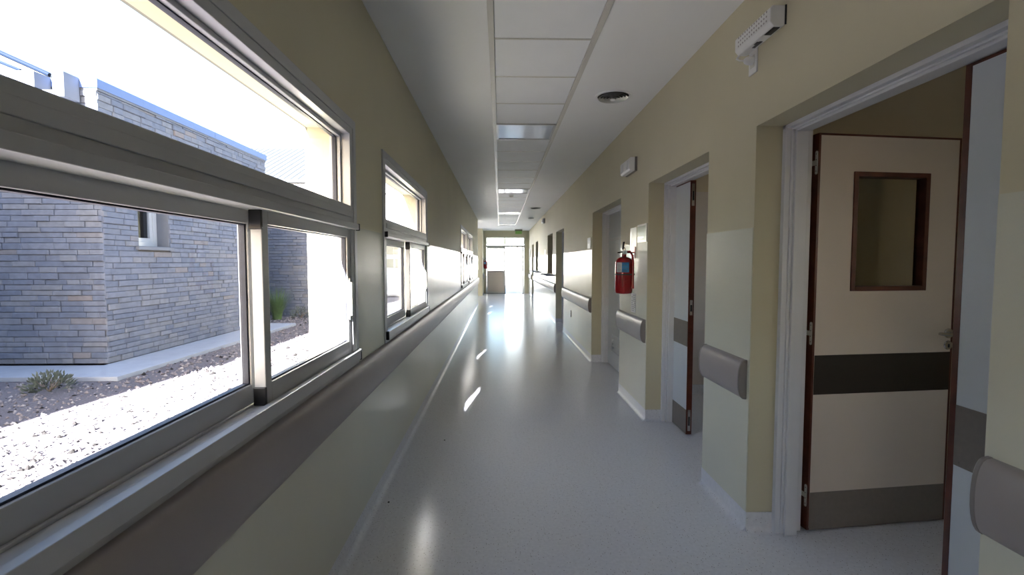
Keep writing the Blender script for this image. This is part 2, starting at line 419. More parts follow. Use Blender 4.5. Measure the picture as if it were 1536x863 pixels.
# skirting: vinyl turned up the wall with a cove
def skirt_profile(x, s):
    pts = [(x, 0.0)]
    for i in range(7):
        a = math.pi/2 * i/6
        pts.append((x + s*(0.030 - 0.026*math.sin(a)) if i else x + s*0.030, 0.030*(1-math.cos(a)) + 0.0015))
    pts += [(x + s*0.004, 0.1), (x, 0.1)]
    return pts
def skirt_run(parent_name, label, x, s, runs):
    root = thing(parent_name, (x, 0, 0), label, 'baseboard', kind='structure')
    for a, b_ in runs:
        t = MB(); t.prism(skirt_profile(x, s), 'y', a, b_); t.build('skirting', M['floor'], root, smooth=True)
    return root
skirt_run('baseboard_left', 'grey vinyl skirting coved up the window wall', XL, 1, [(Y0, LOB0), (LOB1, Y1)])
bb = skirt_run('baseboard_right', 'grey vinyl skirting coved up the doorway wall', XR, -1, [(a, b_) for a, b_ in runs])
for a, b_ in ys:       # turned into each doorway reveal
    for yy, s in ((b_, -1), (a, 1)):
        t = MB(); pts = [(p, q) for p, q in skirt_profile(yy, s)]
        t.prism(pts, 'x', XR - 0.004, 1.39); t.build('skirting', M['floor'], bb, smooth=True)

# ------------------------------------------------------------------ windows
def window(n, y0, y1, label):
    root = thing('window_%d' % n, (XL, (y0+y1)/2, WZ0), label, 'window', kind='structure')
    z0, z1 = WZ0, WZ1
    a0, a1, b0, b1 = y0+.035, y1-.035, z0+.035, z1-.035
    t = MB()
    for bx in ((y0, y0+.042, z0, z1), (y1-.042, y1, z0, z1), (y0+.042, y1-.042, z1-.042, z1), (y0+.042, y1-.042, z0, z0+.042)):
        t.box(XL - 0.002, XL + 0.010, *bx)
    t.build('architrave', M['alu'], root, bevel=0.002)
    XO, XI = XL - 0.09, XL + 0.006
    t = MB()
    t.box(XO, XI, a0, a0+.045, b0, b1); t.box(XO, XI, a1-.045, a1, b0, b1)
    t.box(XO, XI, a0+.045, a1-.045, b1-.04, b1)
    t.build('window_frame', M['alu'], root, bevel=0.002)
    # transom with a lip and end caps
    TZ0, TZ1 = 1.535, 1.645
    t = MB(); t.box(XO, XI, a0+.045, a1-.045, TZ0+.03, TZ1); t.box(XO, XI+.006, a0+.04, a1-.04, TZ0+.055, TZ0+.085)
    t.box(XO, XI+.02, a0-.012, a1+.012, TZ0, TZ0+.028)
    tr = t.build('transom', M['alu'], root, bevel=0.002)
    for yy in (a0-.018, a1+.010):
        t = MB(); t.box(XL+.0105, XI+.023, yy, yy+.010, TZ0-.004, TZ0+.030); t.build('end_cap', M['black'], tr, bevel=0.002)
    # sill track with groove and end caps
    t = MB(); t.box(XO, XO+.02, a0+.045, a1-.045, b0, b0+.058); t.box(XO+.02, XL+.001, a0+.045, a1-.045, b0, b0+.038)
    t.box(XL+.001, XI+.02, a0-.012, a1+.012, b0-.002, b0+.044)
    t.box(XL-.045, XL-.037, a0+.045, a1-.045, b0+.038, b0+.046)
    st = t.build('sill_track', M['alu'], root, bevel=0.002)
    for yy in (a0-.018, a1+.010):
        t = MB(); t.box(XL+.0105, XI+.023, yy, yy+.010, b0-.006, b0+.048); t.build('end_cap', M['black'], st, bevel=0.002)
    # fixed light above
    ga0, ga1, gz0, gz1 = a0+.045, a1-.045, TZ1, b1-.04
    t = MB()
    for bx in ((ga0, ga0+.016, gz0, gz1), (ga1-.016, ga1, gz0, gz1), (ga0+.016, ga1-.016, gz0, gz0+.016), (ga0+.016, ga1-.016, gz1-.016, gz1)):
        t.box(XL-.075, XL-.035, *bx)
    bd = t.build('glazing_bead', M['alu'], root, bevel=0.002)
    t = MB(); t.box(XL-.063, XL-.058, ga0+.005, ga1-.005, gz0+.005, gz1-.005); t.build('pane', M['glass'], bd)
    t = MB()
    for bx in ((ga0+.016, ga0+.022, gz0+.016, gz1-.016), (ga1-.026, ga1-.016, gz0+.016, gz1-.016), (ga0+.022, ga1-.026, gz0+.016, gz0+.020), (ga0+.022, ga1-.026, gz1-.020, gz1-.016)):
        t.box(XL-.070, XL-.052, *bx)
    t.build('gasket', M['gasket'], bd)
    # two sliding sashes
    mid = (a0+a1)/2
    def sash(x0, x1, s0, s1, seal):
        zz0, zz1 = b0+.040, TZ0+.004
        sw, bw, tw = 0.040, 0.062, 0.045
        t = MB()
        t.box(x0, x1, s0, s0+sw, zz0, zz1); t.box(x0, x1, s1-sw, s1, zz0, zz1)
        t.box(x0, x1, s0+sw, s1-sw, zz0, zz0+bw); t.box(x0, x1, s0+sw, s1-sw, zz1-tw, zz1)
        s = t.build('sliding_sash', M['alu'], root, bevel=0.0025)
        t = MB(); t.box((x0+x1)/2-.003, (x0+x1)/2+.003, s0+sw-.006, s1-sw+.006, zz0+bw-.006, zz1-tw+.006); t.build('pane', M['glass'], s)
        t = MB(); q0, q1, r0, r1 = s0+sw, s1-sw, zz0+bw, zz1-tw
        for bx in ((q0, q0+.005, r0, r1), (q1-.007, q1, r0, r1), (q0+.005, q1-.007, r0, r0+.005), (q0+.005, q1-.007, r1-.004, r1)):
            t.box((x0+x1)/2-.009, (x0+x1)/2+.009, *bx)
        t.build('gasket', M['gasket'], s)
        if seal:
            for zz in ((zz0, zz0+.055), (zz1-.062, zz1-.004)):
                t = MB(); t.box(x0+.001, x1+.004, s0-.012, s0-.0002, *zz); t.build('seal_block', M['black'], s, bevel=0.002)
            t = MB(); t.box(x1, x1+.006, s1-.030, s1-.012, zz0+.16, zz0+.36); t.box(x1+.006, x1+.016, s1-.030, s1-.022, zz0+.18, zz0+.34)
            t.build('latch', M['steel'], s, bevel=0.002)
    sash(XL-.078, XL-.046, a0+.045, mid+.045, False)
    sash(XL-.036, XL-.002, mid, a1-.045, True)
    return root
window(7, *WINS[0], 'unseen white aluminium window added behind the camera for daylight')  # window added out of view to bring daylight into the foreground
window(1, *WINS[1], 'large white aluminium window in the left foreground, brick building behind its panes')
window(2, *WINS[2], 'second white aluminium window along the left wall, glaring white panes')
window(3, *WINS[3], 'nearer of the two small far windows on the left wall')
window(4, *WINS[4], 'farther of the two small far windows on the left wall')

# ------------------------------------------------------------------ handrails
def rail_prof(x, s, k=1.0):
    zc, hz, p = 0.78, 0.10*k, 0.045*k
    pts = [(x, zc - hz)]
    for i in range(0, 15):
        a = -math.pi/2 + math.pi*i/14
        pts.append((x + s*(0.006 + (p-.006)*math.cos(a)**0.75 if math.cos(a) > 1e-6 else 0.006), zc + hz*math.copysign(abs(math.sin(a))**0.9, math.sin(a))))
    pts.append((x, zc + hz))
    return pts
def handrail(x, s, a, b_, label, group):
    root = thing('handrail', (x, (a+b_)/2, 0.68), label, 'handrail', group)
    t = MB(); t.prism(rail_prof(x, s), 'y', a + .014, b_ - .014); t.build('rail_cover', M['rail'], root, smooth=True)
    for q0, q1 in ((a, a+.014), (b_-.014, b_)):
        t = MB(); t.prism(rail_prof(x, s, 1.02), 'y', q0, q1); t.build('end_cap', M['rail_cap'], root, smooth=True, bevel=0.003)
handrail(XL+.0042, 1, Y0+.02, LOB0 - 0.02, 'long taupe wall guard running below all the windows', 'wall guards along the corridor')
GR = 'wall guards along the corridor'
xr = XR - .0042
handrail(xr, -1, Y0+.02, 1.20-.012, 'dark taupe wall guard cut by the lower right corner of the photo', GR)
handrail(xr, -1, 2.38+.02, 2.92-.03, 'short taupe wall guard between the large double doorway and the next doorway', GR)
handrail(xr, -1, 4.10+.02, 5.03-.02, 'short taupe wall guard under the red fire extinguisher', GR)
handrail(xr, -1, 6.58+.02, 9.53-.02, 'taupe wall guard between the white louvred door and the dark doorway beyond', GR)
handrail(xr, -1, 10.85+.02, 17.93-.02, 'long far taupe wall guard passing under the two counters', GR)
handrail(xr, -1, 19.13+.02, Y1-.02, 'farthest taupe wall guard beside the glazed end doors', GR)
handrail(XL+.0042, 1, LOB1+.02, Y1-.02, 'short far wall guard on the left near the end doors', GR)

# ------------------------------------------------------------------ doors on the right wall
def door_frame(root, a, b_, h=OH):
    t = MB()
    for s, yy in ((1, a), (-1, b_)):
        def bx(x0, x1, d, z1): t.box(x0, x1, min(yy, yy+s*d), max(yy, yy+s*d), 0, z1)
        bx(1.390, 1.418, .030, h); bx(1.418, 1.432, .038, h); bx(1.432, 1.494, .050, h); bx(1.494, 1.540, .006, h)
    def hd(x0, x1, d): t.box(x0, x1, a, b_, h-d, h)
    hd(1.390, 1.418, .018); hd(1.418, 1.432, .024); hd(1.432, 1.494, .034); hd(1.494, 1.540, .018)
    return t.build('door_frame', M['frame_white'], root, bevel=0.003)

def leaf(root, xy, ang, w_, face='laminate', lip=(.011, .011), bands=True, vision=None, handle=None, hinges=False, louver=None, bolts=False, h=2.012, t_=0.044):
    """local x runs across the leaf, local -y is the face that looks to the corridor"""
    off = OFF[root.name]
    z0 = 0.008
    l0, l1 = lip
    m = MB()
    def core(x0, x1, za, zb): m.box(x0, x1, 0.001, t_-.001, za, zb)
    hole = vision or louver
    if hole:
        v0, v1, q0, q1 = hole
        core(l0, v0, z0+.01, h-.01); core(v1, w_-l1, z0+.01, h-.01); core(v0, v1, z0+.01, q0); core(v0, v1, q1, h-.01)
    else: core(l0, w_-l1, z0+.01, h-.01)
    lf = m.build('door_leaf', M[face], root, local=True)
    lf.location = (xy[0]-off.x, xy[1]-off.y, -off.z); lf.rotation_euler = (0, 0, ang)
    m = MB(); m.box(0, l0, 0, t_, z0, h); m.box(w_-l1, w_, 0, t_, z0, h); m.box(l0, w_-l1, 0, t_, h-.010, h); m.box(l0, w_-l1, 0, t_, z0, z0+.010)
    m.build('wood_edging', M['wood'] if face != 'laminate_w' or bands else M['laminate_w'], lf, local=True)
    if bands:
        for nm, za, zb in (('rub_plate', .710, .910), ('kick_plate', .010, .203)):
            for y0, y1 in ((-.002, .0008), (t_-.0008, t_+.002)):
                m = MB(); m.box(l0+.002, w_-l1-.002, y0, y1, za, zb)
                if y0 < 0:
                    for i in range(2 if w_ < .5 else 4):
                        sx = l0 + .02 + (w_-l0-l1-.04)*i/((2 if w_ < .5 else 4)-1)
                        for sz in (za+.012, zb-.012): m.lathe([(.0035, -.0032), (.0035, -.002)], (sx, 0, sz), 8, 'y')
                m.build(nm, M['plate_dark_reflection' if vision and za > .5 else 'plate'], lf, local=True)
    if vision:
        v0, v1, q0, q1 = vision
        m = MB(); e = .024
        for bx in ((v0, v0+e, q0, q1), (v1-e, v1, q0, q1), (v0+e, v1-e, q0, q0+e), (v0+e, v1-e, q1-e, q1)):
            m.box(bx[0], bx[1], -.006, t_+.006, bx[2], bx[3])
        m.build('vision_frame', M['wood'], lf, local=True, bevel=0.002)
        m = MB(); m.box(v0+e-.004, v1-e+.004, t_-.014, t_-.008, q0+e-.004, q1-e+.004); m.build('vision_pane', M['glass_door'], lf, local=True)
    if louver:
        v0, v1, q0, q1 = louver
        m = MB(); e = .012
        for bx in ((v0, v0+e, q0, q1), (v1-e, v1, q0, q1), (v0+e, v1-e, q0, q0+e), (v0+e, v1-e, q1-e, q1)): m.box(bx[0], bx[1], -.004, t_, bx[2], bx[3])
        m.build('louvre_frame', M[face], lf, local=True)
        n = 4
        for i in range(n):
            zc = q0 + e + (q1-q0-2*e)*(i+.5)/n
            m = MB(); m.prism([(-.003, zc-.020), (.002, zc-.020), (.034, zc+.016), (.029, zc+.016)], 'x', v0+e, v1-e); m.build('louvre_slat', M[face], lf, local=True)
    if handle:
        hx, hz = handle
        for sgn, y in ((-1, 0), (1, t_)):
            m = MB(); m.lathe([(.024, 0), (.026, sgn*.004), (.024, sgn*.009), (.010, sgn*.010), (.009, sgn*.045)], (hx, y, hz), 20, 'y')
            m.tube([(hx, y+sgn*.045, hz), (hx-.02, y+sgn*.052, hz), (hx-.06, y+sgn*.052, hz+.002), (hx-.105, y+sgn*.050, hz+.006)], [.010, .011, .009, .008], 10)
            m.build('lever_handle', M['steel'], lf, local=True, smooth=True)
            m = MB(); m.lathe([(.022, 0), (.024, sgn*.004), (.022, sgn*.008)], (hx, y, hz-.062), 20, 'y')
            k_ = m.build('key_escutcheon', M['steel'], lf, local=True, smooth=True)
        m = MB(); m.box(hx-.004, hx+.004, -.0095, -.0075, hz-.074, hz-.056); m.build('keyhole', M['black'], lf, local=True)
    if hinges:
        for hz in (1.87, 1.02, 0.185):
            m = MB()
            m.prism([(.013 + .008*math.cos(q), hz + (.050 if math.sin(q) >= 0 else -.050) + .008*math.sin(q)) for q in [math.pi*2*i/16 for i in range(16)]], 'x', -.0025, 0.0)
            m.box(-.0025, 0, .018, .052, hz - .012, hz + .012)
            m.mat(1)
            for j in range(4): m.lathe([(.0025, -.0034), (.0025, -.002)], (0, .013, hz - .042 + .028*j), 8, 'x')
            m.mat(0); m.tube([(-.006, .054, hz-.03), (-.006, .054, hz+.03)], .006, 10)
            m.build('hinge', [M['hinge'], M['black']], lf, local=True)
    if bolts:   # flush bolts and lock face let into the free edge (x = w_)
        for zc, hh in ((1.90, .085), (1.02, .06), (.12, .085)):
            m = MB(); m.box(w_-.0005, w_+.0025, t_/2-.011, t_/2+.011, zc-hh, zc+hh); m.mat(1); m.box(w_+.0025, w_+.003, t_/2-.006, t_/2+.006, zc-hh*.5, zc+hh*.35)
            m.build('flush_bolt', [M['steel'], M['black']], lf, local=True)
    return lf

A = math.radians
d1 = thing('door_1', (1.39, 1.79, 0), 'near double doorway on the right with a pale vision-window leaf standing open', 'door', kind='structure')
door_frame(d1, *O[1])
leaf(d1, (1.566, 2.366), A(6.2), 0.805, vision=(.197, .628, 1.233, 1.829), handle=(.775, 1.008), hinges=True)
leaf(d1, (1.502, 1.556), -math.pi/2, 0.305, face='laminate_w', lip=(.022, .011))
d2 = thing('door_2', (1.39, 3.51, 0), 'doorway whose narrow white leaf shows grey bands and a dark wooden edge with bolts', 'door', kind='structure')
door_frame(d2, *O[2])
leaf(d2, (1.478, 4.062), -math.pi/2, 0.315, face='laminate_w', lip=(.011, .004), bolts=True)
leaf(d2, (1.575, 2.93), A(-4), 0.80, handle=(.75, 1.008))
d3 = thing('door_3', (1.39, 5.8, 0), 'closed white door with a louvre near its foot, left of the fire extinguisher', 'door', kind='structure')
door_frame(d3, *O[3])
lf3 = leaf(d3, (1.475, 6.53), -math.pi/2, 0.92, face='laminate_w', bands=False, louver=(.22, .72, .20, .43))
m = MB(); m.box(.06, .80, -.012, -.0005, 1.655, 1.69); m.build('cross_rail', M['frame_white'], lf3, local=True, bevel=0.003)
leaf(d3, (1.475, 5.60), -math.pi/2, 0.52, face='laminate_w', bands=False)
d4 = thing('door_4', (1.39, 10.19, 0), 'far doorway with deep cream reveal before the counters', 'door', kind='structure')
door_frame(d4, *O[4]); leaf(d4, (1.475, 10.80), -math.pi/2, 0.85, face='laminate_w'); leaf(d4, (1.475, 9.94), -math.pi/2, 0.36, face='laminate_w')
d5 = thing('door_5', (1.39, 18.5, 0), 'farthest doorway on the right wall near the end doors', 'door', kind='structure')
door_frame(d5, *O[7]); leaf(d5, (1.475, 19.08), -math.pi/2, 0.80, face='laminate_w'); leaf(d5, (1.475, 18.27), -math.pi/2, 0.29, face='laminate_w')

# counter hatches
for i, (a, b_, z0, z1) in enumerate(CNT):
    wn_ = thing('window_%d' % (5+i), (XR, (a+b_)/2, z0), ('nearer' if i == 0 else 'farther') + ' counter hatch opening in the right wall with a shelf', 'hatch', kind='structure')
    t = MB()
    for bx in ((a, a+.03, z0, z1), (b_-.03, b_, z0, z1), (a+.03, b_-.03, z1-.03, z1), (a+.03, b_-.03, z0, z0+.02)): t.box(1.44, 1.50, *bx)
    fr_ = t.build('hatch_frame', M['alu'], wn_)
    t = MB(); t.box(1.468, 1.474, a+.03, b_-.03, z0+.02, z1-.03); t.build('pane', M['glass'], fr_)
    sh0, sh1 = (11.05, 13.0) if i == 0 else (14.65, 17.25)
    sh = MB(); sh.box(XR - .20, XR - .0045, sh0, sh1, z0 - .03, z0 - .004)
    tag(sh.build('counter_shelf', M['stone_slab'], at=(XR-.1, (sh0+sh1)/2, z0-.03), bevel=0.003), ('nearer' if i == 0 else 'farther') + ' grey shelf projecting below a hatch in the right wall', 'shelf', 'counter shelves on the right wall')

# ------------------------------------------------------------------ rooms behind the doors
def room(n, y0, y1, x1, tile=False, win=None):
    r_ = thing('wall_room_%d' % n, (XRB, (y0+y1)/2, 0), 'walls of a side room seen through a doorway' , 'wall', kind='structure')
    def part(name, mb, m): return mb.build(name, m, r_)
    t = MB(); t.box(XRB, x1, y1, y1+.08, 0, HC); part('partition', t, M['room_paint'])
    t = MB(); t.box(XRB, x1, y0-.08, y0, 0, HC); part('partition', t, M['room_paint'])
    t = MB(); wallbox(t, 'y', x1, x1+.2, y0-.08, y1+.08, 0, HC, [win] if win else []); part('partition', t, M['room_paint'])
    t = MB(); t.box(XRB, x1, y0, y1, HC, HC+.06); part('room_ceiling', t, M['ceiling'])
    if tile:
        t = MB(); zt = 2.09
        nx, nz = int((x1-XRB)/.30), 7
        for i in range(nx+1):
            for j in range(nz):
                t.box(XRB+.3*i+.001, min(XRB+.3*i+.299, x1), y1-.008, y1, .1+zt/7*j*.955+.001, .1+zt/7*(j+1)*.955-.001)
        o = part('wall_tiles', t, M['tile_pink']); o['kind'] = 'stuff'
    t = MB(); t.box(XRB, x1, y1-.016, y1-.0085 if tile else y1, 0, .1); part('skirting', t, M['floor'])
    if win:  # unseen window, added to let daylight into the side room
        t = MB(); a, b_, p, q = win
        for bx in ((a, a+.05, p, q), (b_-.05, b_, p, q), (a+.05, b_-.05, p, p+.05), (a+.05, b_-.05, q-.05, q), ((a+b_)/2-.025, (a+b_)/2+.025, p+.05, q-.05)): t.box(x1+.08, x1+.14, *bx)
        fr_ = part('added_room_window', t, M['alu'])
        t = MB(); t.box(x1+.107, x1+.112, a+.05, b_-.05, p+.05, q-.05); t.build('pane', M['glass'], fr_)
    return r_
room(1, -1.2, 2.78, 3.6, win=(-1.05, 0.20, 1.0, 2.15))
room(2, 2.87, 4.95, 3.3, tile=True, win=(3.3, 4.7, 0.9, 2.2))
room(3, 5.04, 9.3, 4.4)
room(4, 9.4, 20.9, 4.4)

# ------------------------------------------------------------------ end entrance
d6 = thing('door_6', (0.23, Y1, 0), 'bright glazed entrance doors closing the corridor end, right leaf standing open', 'door', kind='structure')
fy0, fy1 = Y1 + .04, Y1 + .10
t = MB()
t.box(EX0, EX0+.045, fy0, fy1, 0, EZ); t.box(EX1-.045, EX1, fy0, fy1, 0, EZ)
t.box(EX0+.045, EX1-.045, fy0, fy1, EZ-.045, EZ); t.box(EX0+.045, EX1-.045, fy0-.02, fy1, 2.01, 2.10); t.box(.18, .23, fy0, fy1, 2.075, EZ-.045)
fr_ = t.build('door_frame', M['tee'], d6, bevel=0.003)
for a, b_ in ((EX0+.045, .185), (.225, EX1-.045)):
    t = MB(); t.box(a-.004, b_+.004, fy0+.027, fy0+.033, 2.095, EZ-.042); t.build('transom_pane', M['glass'], fr_)
a, b_ = EX0+.05, .215
t = MB()
t.box(a, a+.055, fy0+.005, fy1-.005, .01, 2.02); t.box(b_-.05, b_, fy0+.005, fy1-.005, .01, 2.02)
t.box(a+.055, b_-.05, fy0+.005, fy1-.005, 1.95, 2.02); t.box(a+.055, b_-.05, fy0+.005, fy1-.005, .93, 1.0); t.box(a+.055, b_-.05, fy0+.005, fy1-.005, .01, .08)
lf_ = t.build('glazed_leaf', M['tee'], d6, bevel=0.003)
t = MB(); t.box(a+.05, b_-.045, fy0+.027, fy0+.033, .995, 1.955); t.build('pane', M['glass'], lf_)
t = MB(); t.box(a+.055, b_-.05, fy0+.02, fy0+.04, .08, .93); t.build('door_panel', M['laminate'], lf_)
t = MB(); t.box(a+.055, b_-.05, fy0-.004, fy0+.005, .955, .985); t.build('push_strip', M['wood'], lf_)
t = MB(); t.box(b_, b_+.022, fy0, fy1, .01, 2.02); t.build('meeting_edge', M['gasket'], lf_)
# right leaf swung outward
hx, hy = EX1 - .05, fy1
t = MB()
xa, xb = hx-.045, hx
t.box(xa, xb, hy+.01, hy+.06, .01, 2.02); t.box(xa, xb, hy+.77, hy+.82, .01, 2.02)
t.box(xa, xb, hy+.06, hy+.77, 1.95, 2.02); t.box(xa, xb, hy+.06, hy+.77, .93, 1.0); t.box(xa, xb, hy+.06, hy+.77, .01, .08)
lf_ = t.build('open_leaf', M['tee'], d6, bevel=0.003)
t = MB(); t.box(hx-.025, hx-.019, hy+.055, hy+.775, .995, 1.955); t.build('pane', M['glass'], lf_)
t = MB(); t.box(hx-.035, hx-.012, hy+.06, hy+.77, .08, .93); t.build('door_panel', M['laminate'], lf_)
t = MB(); t.tube([(hx-.045, hy+.72, 1.08), (hx-.11, hy+.72, 1.08), (hx-.11, hy+.60, 1.08)], .012, 8); t.lathe([(.03, 0), (.03, -.012)], (hx-.045, hy+.72, 1.08), 12, 'x')
t.build('lever_handle', M['black'], lf_, smooth=True)
t = MB(); t.box(EX0+.05, EX1-.05, Y1-.02, Y1+.24, 0.0005, .012); t.build('threshold', M['gasket'], d6)

# lobby glazing on the left
lg = thing('window_8', (-1.80, 17.1, 0), 'glazed screen of the side lobby on the left near the corridor end', 'window', kind='structure')
t = MB()
for bx in ((LOB0, LOB0+.06, 0, 2.7), (LOB1-.06, LOB1, 0, 2.7), (17.05, 17.11, 0, 2.7)): t.box(-1.80, -1.74, *bx)
for zz in (0, 1.0, 2.1, 2.64):
    t.box(-1.80, -1.74, LOB0+.06, 17.05, zz, zz+.06); t.box(-1.80, -1.74, 17.11, LOB1-.06, zz, zz+.06)
fr_ = t.build('screen_frame', M['alu'], lg)
for p, q in ((LOB0+.06, 17.05), (17.11, LOB1-.06)):
    t = MB(); t.box(-1.773, -1.767, p, q, 1.06, 2.64); t.build('pane', M['glass'], fr_)
    t = MB(); t.box(-1.785, -1.755, p, q, .06, 1.0); t.build('added_sun_panel', M['alu'], fr_)  # unseen opaque panel added to cut the sun on the lobby floor

# ------------------------------------------------------------------ fire extinguishers
def extinguisher(x, y, zb, r, h, label, wall_x, s):
    root = thing('fire_extinguisher', (x, y, zb), label, 'extinguisher')
    m = MB()
    prof = [(r*.80, 0), (r*.93, .006), (r, .025), (r, h-.06)]
    for i in range(1, 8):
        q = math.pi/2*i/8; prof.append((r*.26 + r*.74*math.cos(q), h-.06 + .055*math.sin(q)))
    prof += [(r*.26, h), (r*.26, h+.02)]
    m.lathe(prof, (x, y, zb), 32); m.build('cylinder', M['red'], root, smooth=True)
    zt = zb + h
    m = MB(); m.lathe([(r*.22, .015), (r*.26, .02), (r*.26, .05), (r*.16, .055), (r*.16, .075)], (x, y, zt), 16); m.build('valve', M['steel'], root, smooth=True)
    m = MB()
    m.prism([(x+s*.01, zt+.055), (x-s*.02, zt+.066), (x-s*.012, zt+.135), (x+s*.004, zt+.137), (x-s*.004, zt+.085), (x+s*.01, zt+.075)], 'y', y-.011, y+.011)
    m.prism([(x+s*.01, zt+.035), (x-s*.060, zt+.030), (x-s*.062, zt+.042), (x+s*.01, zt+.050)], 'y', y-.010, y+.010)
    m.build('handle', M['black'], root, bevel=0.002)
    m = MB(); m.lathe([(.016, -.02), (.018, -.008), (.018, 0)], (x-s*.0, y-r*.26-.002, zt+.038), 12, 'y'); m.build('gauge', M['white_plastic'], root)
    hx_ = x + s*.068; hy_ = y - .062
    m = MB(); m.tube([(x+s*.02, y, zt+.045), (x+s*.05, y-.02, zt+.045), (hx_-s*.004, y-.045, zt+.01), (hx_, hy_, zt-.06), (hx_, hy_, zb+.18), (hx_-s*.002, hy_, zb+.10), (hx_-s*.004, hy_, zb+.05)], [.009, .010, .010, .010, .010, .013, .015], 10)
    m.build('hose', M['red'], root, smooth=True)
    # sticker wrapped round the front (towards the corridor's near end)
    for nm, q0, q1, z0, z1, mm in (('white_label', -158, -118, .58, .84, 'paper'), ('blue_label', -118, -70, .58, .84, 'blue_label')):
        vs = []; fs = []; n = 10
        for i in range(n+1):
            q = A(q0 + (q1-q0)*i/n)
            for z in (z0, z1): vs.append((x+(r+.0012)*math.cos(q), y+(r+.0012)*math.sin(q), zb+h*z))
        for i in range(n): fs.append((2*i, 2*i+2, 2*i+3, 2*i+1))
        m = MB(); m.add(vs, fs)
        o = m.build(nm, M[mm], root, smooth=True)
        sm = o.modifiers.new('thick', 'SOLIDIFY'); sm.thickness = .0006
    # small print lines on the labels
    m = MB()
    for j in range(6):
        for q0, q1 in ((-152, -124), (-112, -78)):
            if j % 2 and q0 > -120: continue
            q1_ = q1 - random.uniform(0, 8); n = 6; zz = zb + h*(.61 + .036*j)
            vs = []; fs = []
            for i in range(n+1):
                q = A(q0 + (q1_-q0)*i/n)
                for z in (zz, zz+.0035): vs.append((x+(r+.0026)*math.cos(q), y+(r+.0026)*math.sin(q), z))
            for i in range(n): fs.append((2*i, 2*i+2, 2*i+3, 2*i+1))
            m.add(vs, fs)
    if s > 0: m.build('label_print', M['ink'], root)['kind'] = 'stuff'
    m = MB(); m.lathe([(r+.0005, -.006), (r+.003, -.005), (r+.003, .005), (r+.0005, .006)], (x, y, zb+h*.52), 32)
    m.box(min(x+s*r*.9, wall_x), max(x+s*r*.9, wall_x), y-.012, y+.012, zb+h*.52-.008, zb+h*.52+.008)
    m.build('strap', M['black'], root)
    m = MB(); m.box(min(x+s*r*.2, wall_x), max(x+s*r*.2, wall_x), y-.008, y+.008, zt+.030, zt+.042); m.box(wall_x-s*.006 if s > 0 else wall_x, wall_x if s > 0 else wall_x+.006, y-.02, y+.02, zt-.02, zt+.09)
    m.build('bracket', M['red'], root, bevel=0.001)
extinguisher(1.150, 4.46, 1.085, .080, .345, 'large red fire extinguisher with blue label hanging on the right wall', XR-.0115, 1)
extinguisher(-0.62, 20.5, 1.09, .068, .34, 'tiny far red fire extinguisher left of the glazed end doors', XL, -1)

# sign plates by the extinguisher
m = MB(); m.box(XR-.010, XR-.0045, 4.42, 4.63, 1.42, 1.70)
sp = tag(m.build('sign_plate', M['mirror'], at=(XR-.004, 4.52, 1.42), bevel=0.001), 'shiny silver backing plate on the wall behind the extinguisher', 'sign')
m = MB()
for i in range(4): m.box(XR-.0112, XR-.010, 4.45+.04*i, 4.462+.04*i, 1.50, 1.68)
m.build('plate_rib', M['white_plastic'], sp)
m = MB(); m.box(XR-.011, XR-.0005, 4.115, 4.385, 1.552, 1.712)
sp = tag(m.build('notice_holder', M['mirror'], at=(XR, 4.25, 1.552), bevel=0.001), 'small silver notice plate at the corner above the dado, right of the extinguisher', 'sign')
m = MB(); m.box(XR-.0118, XR-.011, 4.13, 4.37, 1.567, 1.697); m.build('clear_cover', M['glass_door'], sp)
m = MB(); m.box(XR-.006, XR-.0042, 4.43, 4.585, .905, 1.085)
sp = tag(m.build('inspection_sheet', M['paper'], at=(XR-.004, 4.5, .905)), 'narrow printed paper sheet on the wall below the extinguisher', 'notice')
m = MB()
for i in range(9):
    for j in range(3):
        if random.random() < .85: m.box(XR-.0066, XR-.006, 4.445+.045*j, 4.445+.045*j+.028, .918+.018*i, .926+.018*i)
m.build('printed_rows', M['ink'], sp)
# room signs
for y, label in ((6.81, 'small white room sign above the dado beside the white louvred door'), (13.45, 'small pale room sign between the two hatch counters')):
    m = MB(); m.box(XR-.008, XR-.0005, y-.11, y+.11, 1.565, 1.72)
    sp = tag(m.build('room_sign', M['white_plastic'], at=(XR, y, 1.565), bevel=0.002), label, 'sign')
    m = MB(); m.box(XR-.0086, XR-.008, y-.07, y+.07, 1.63, 1.655); m.build('sign_print', M['tee'], sp)
m = MB(); m.box(XR-.02, XR-.0045, 20.0, 20.55, 1.40, 1.95)
sp = tag(m.build('notice_board', M['tee'], at=(XR, 20.3, 1.40), bevel=0.004), 'narrow notice board on the right wall beside the end doors', 'board')
m = MB(); m.box(XR-.0215, XR-.02, 20.04, 20.51, 1.44, 1.91); m.build('board_sheet', M['paper'], sp)

# wall sockets
def socket(x, s, y, z, label, w_=.07, h_=.115, sideplate=False):
    root = thing('wall_socket', (x, y, z), label, 'socket')
    m = MB(); x0, x1 = sorted((x, x+s*.008)); m.box(x0, x1, y-w_/2, y+w_/2, z-h_/2, z+h_/2); m.build('cover_plate', M['white_plastic'], root, bevel=0.003)
    m = MB(); x0, x1 = sorted((x+s*.008, x+s*.0095)); m.box(x0, x1, y-.02, y+.02, z-.03, z+.03); m.build('socket_face', M['tee'], root, bevel=0.001)
    return root
socket(XR-.004, -1, 8.5, .465, 'small white socket low on the dado beyond the louvred door')
sk = socket(XR, -1, 2.42, 2.37, 'white wall socket under the emergency light, its plug and cord attached', .075, .12)
m = MB(); m.lathe([(.021, -.0095), (.021, -.030), (.015, -.045), (.008, -.052)], (XR, 2.42, 2.375), 14, 'x'); m.build('plug', M['white_plastic'], sk, smooth=True)
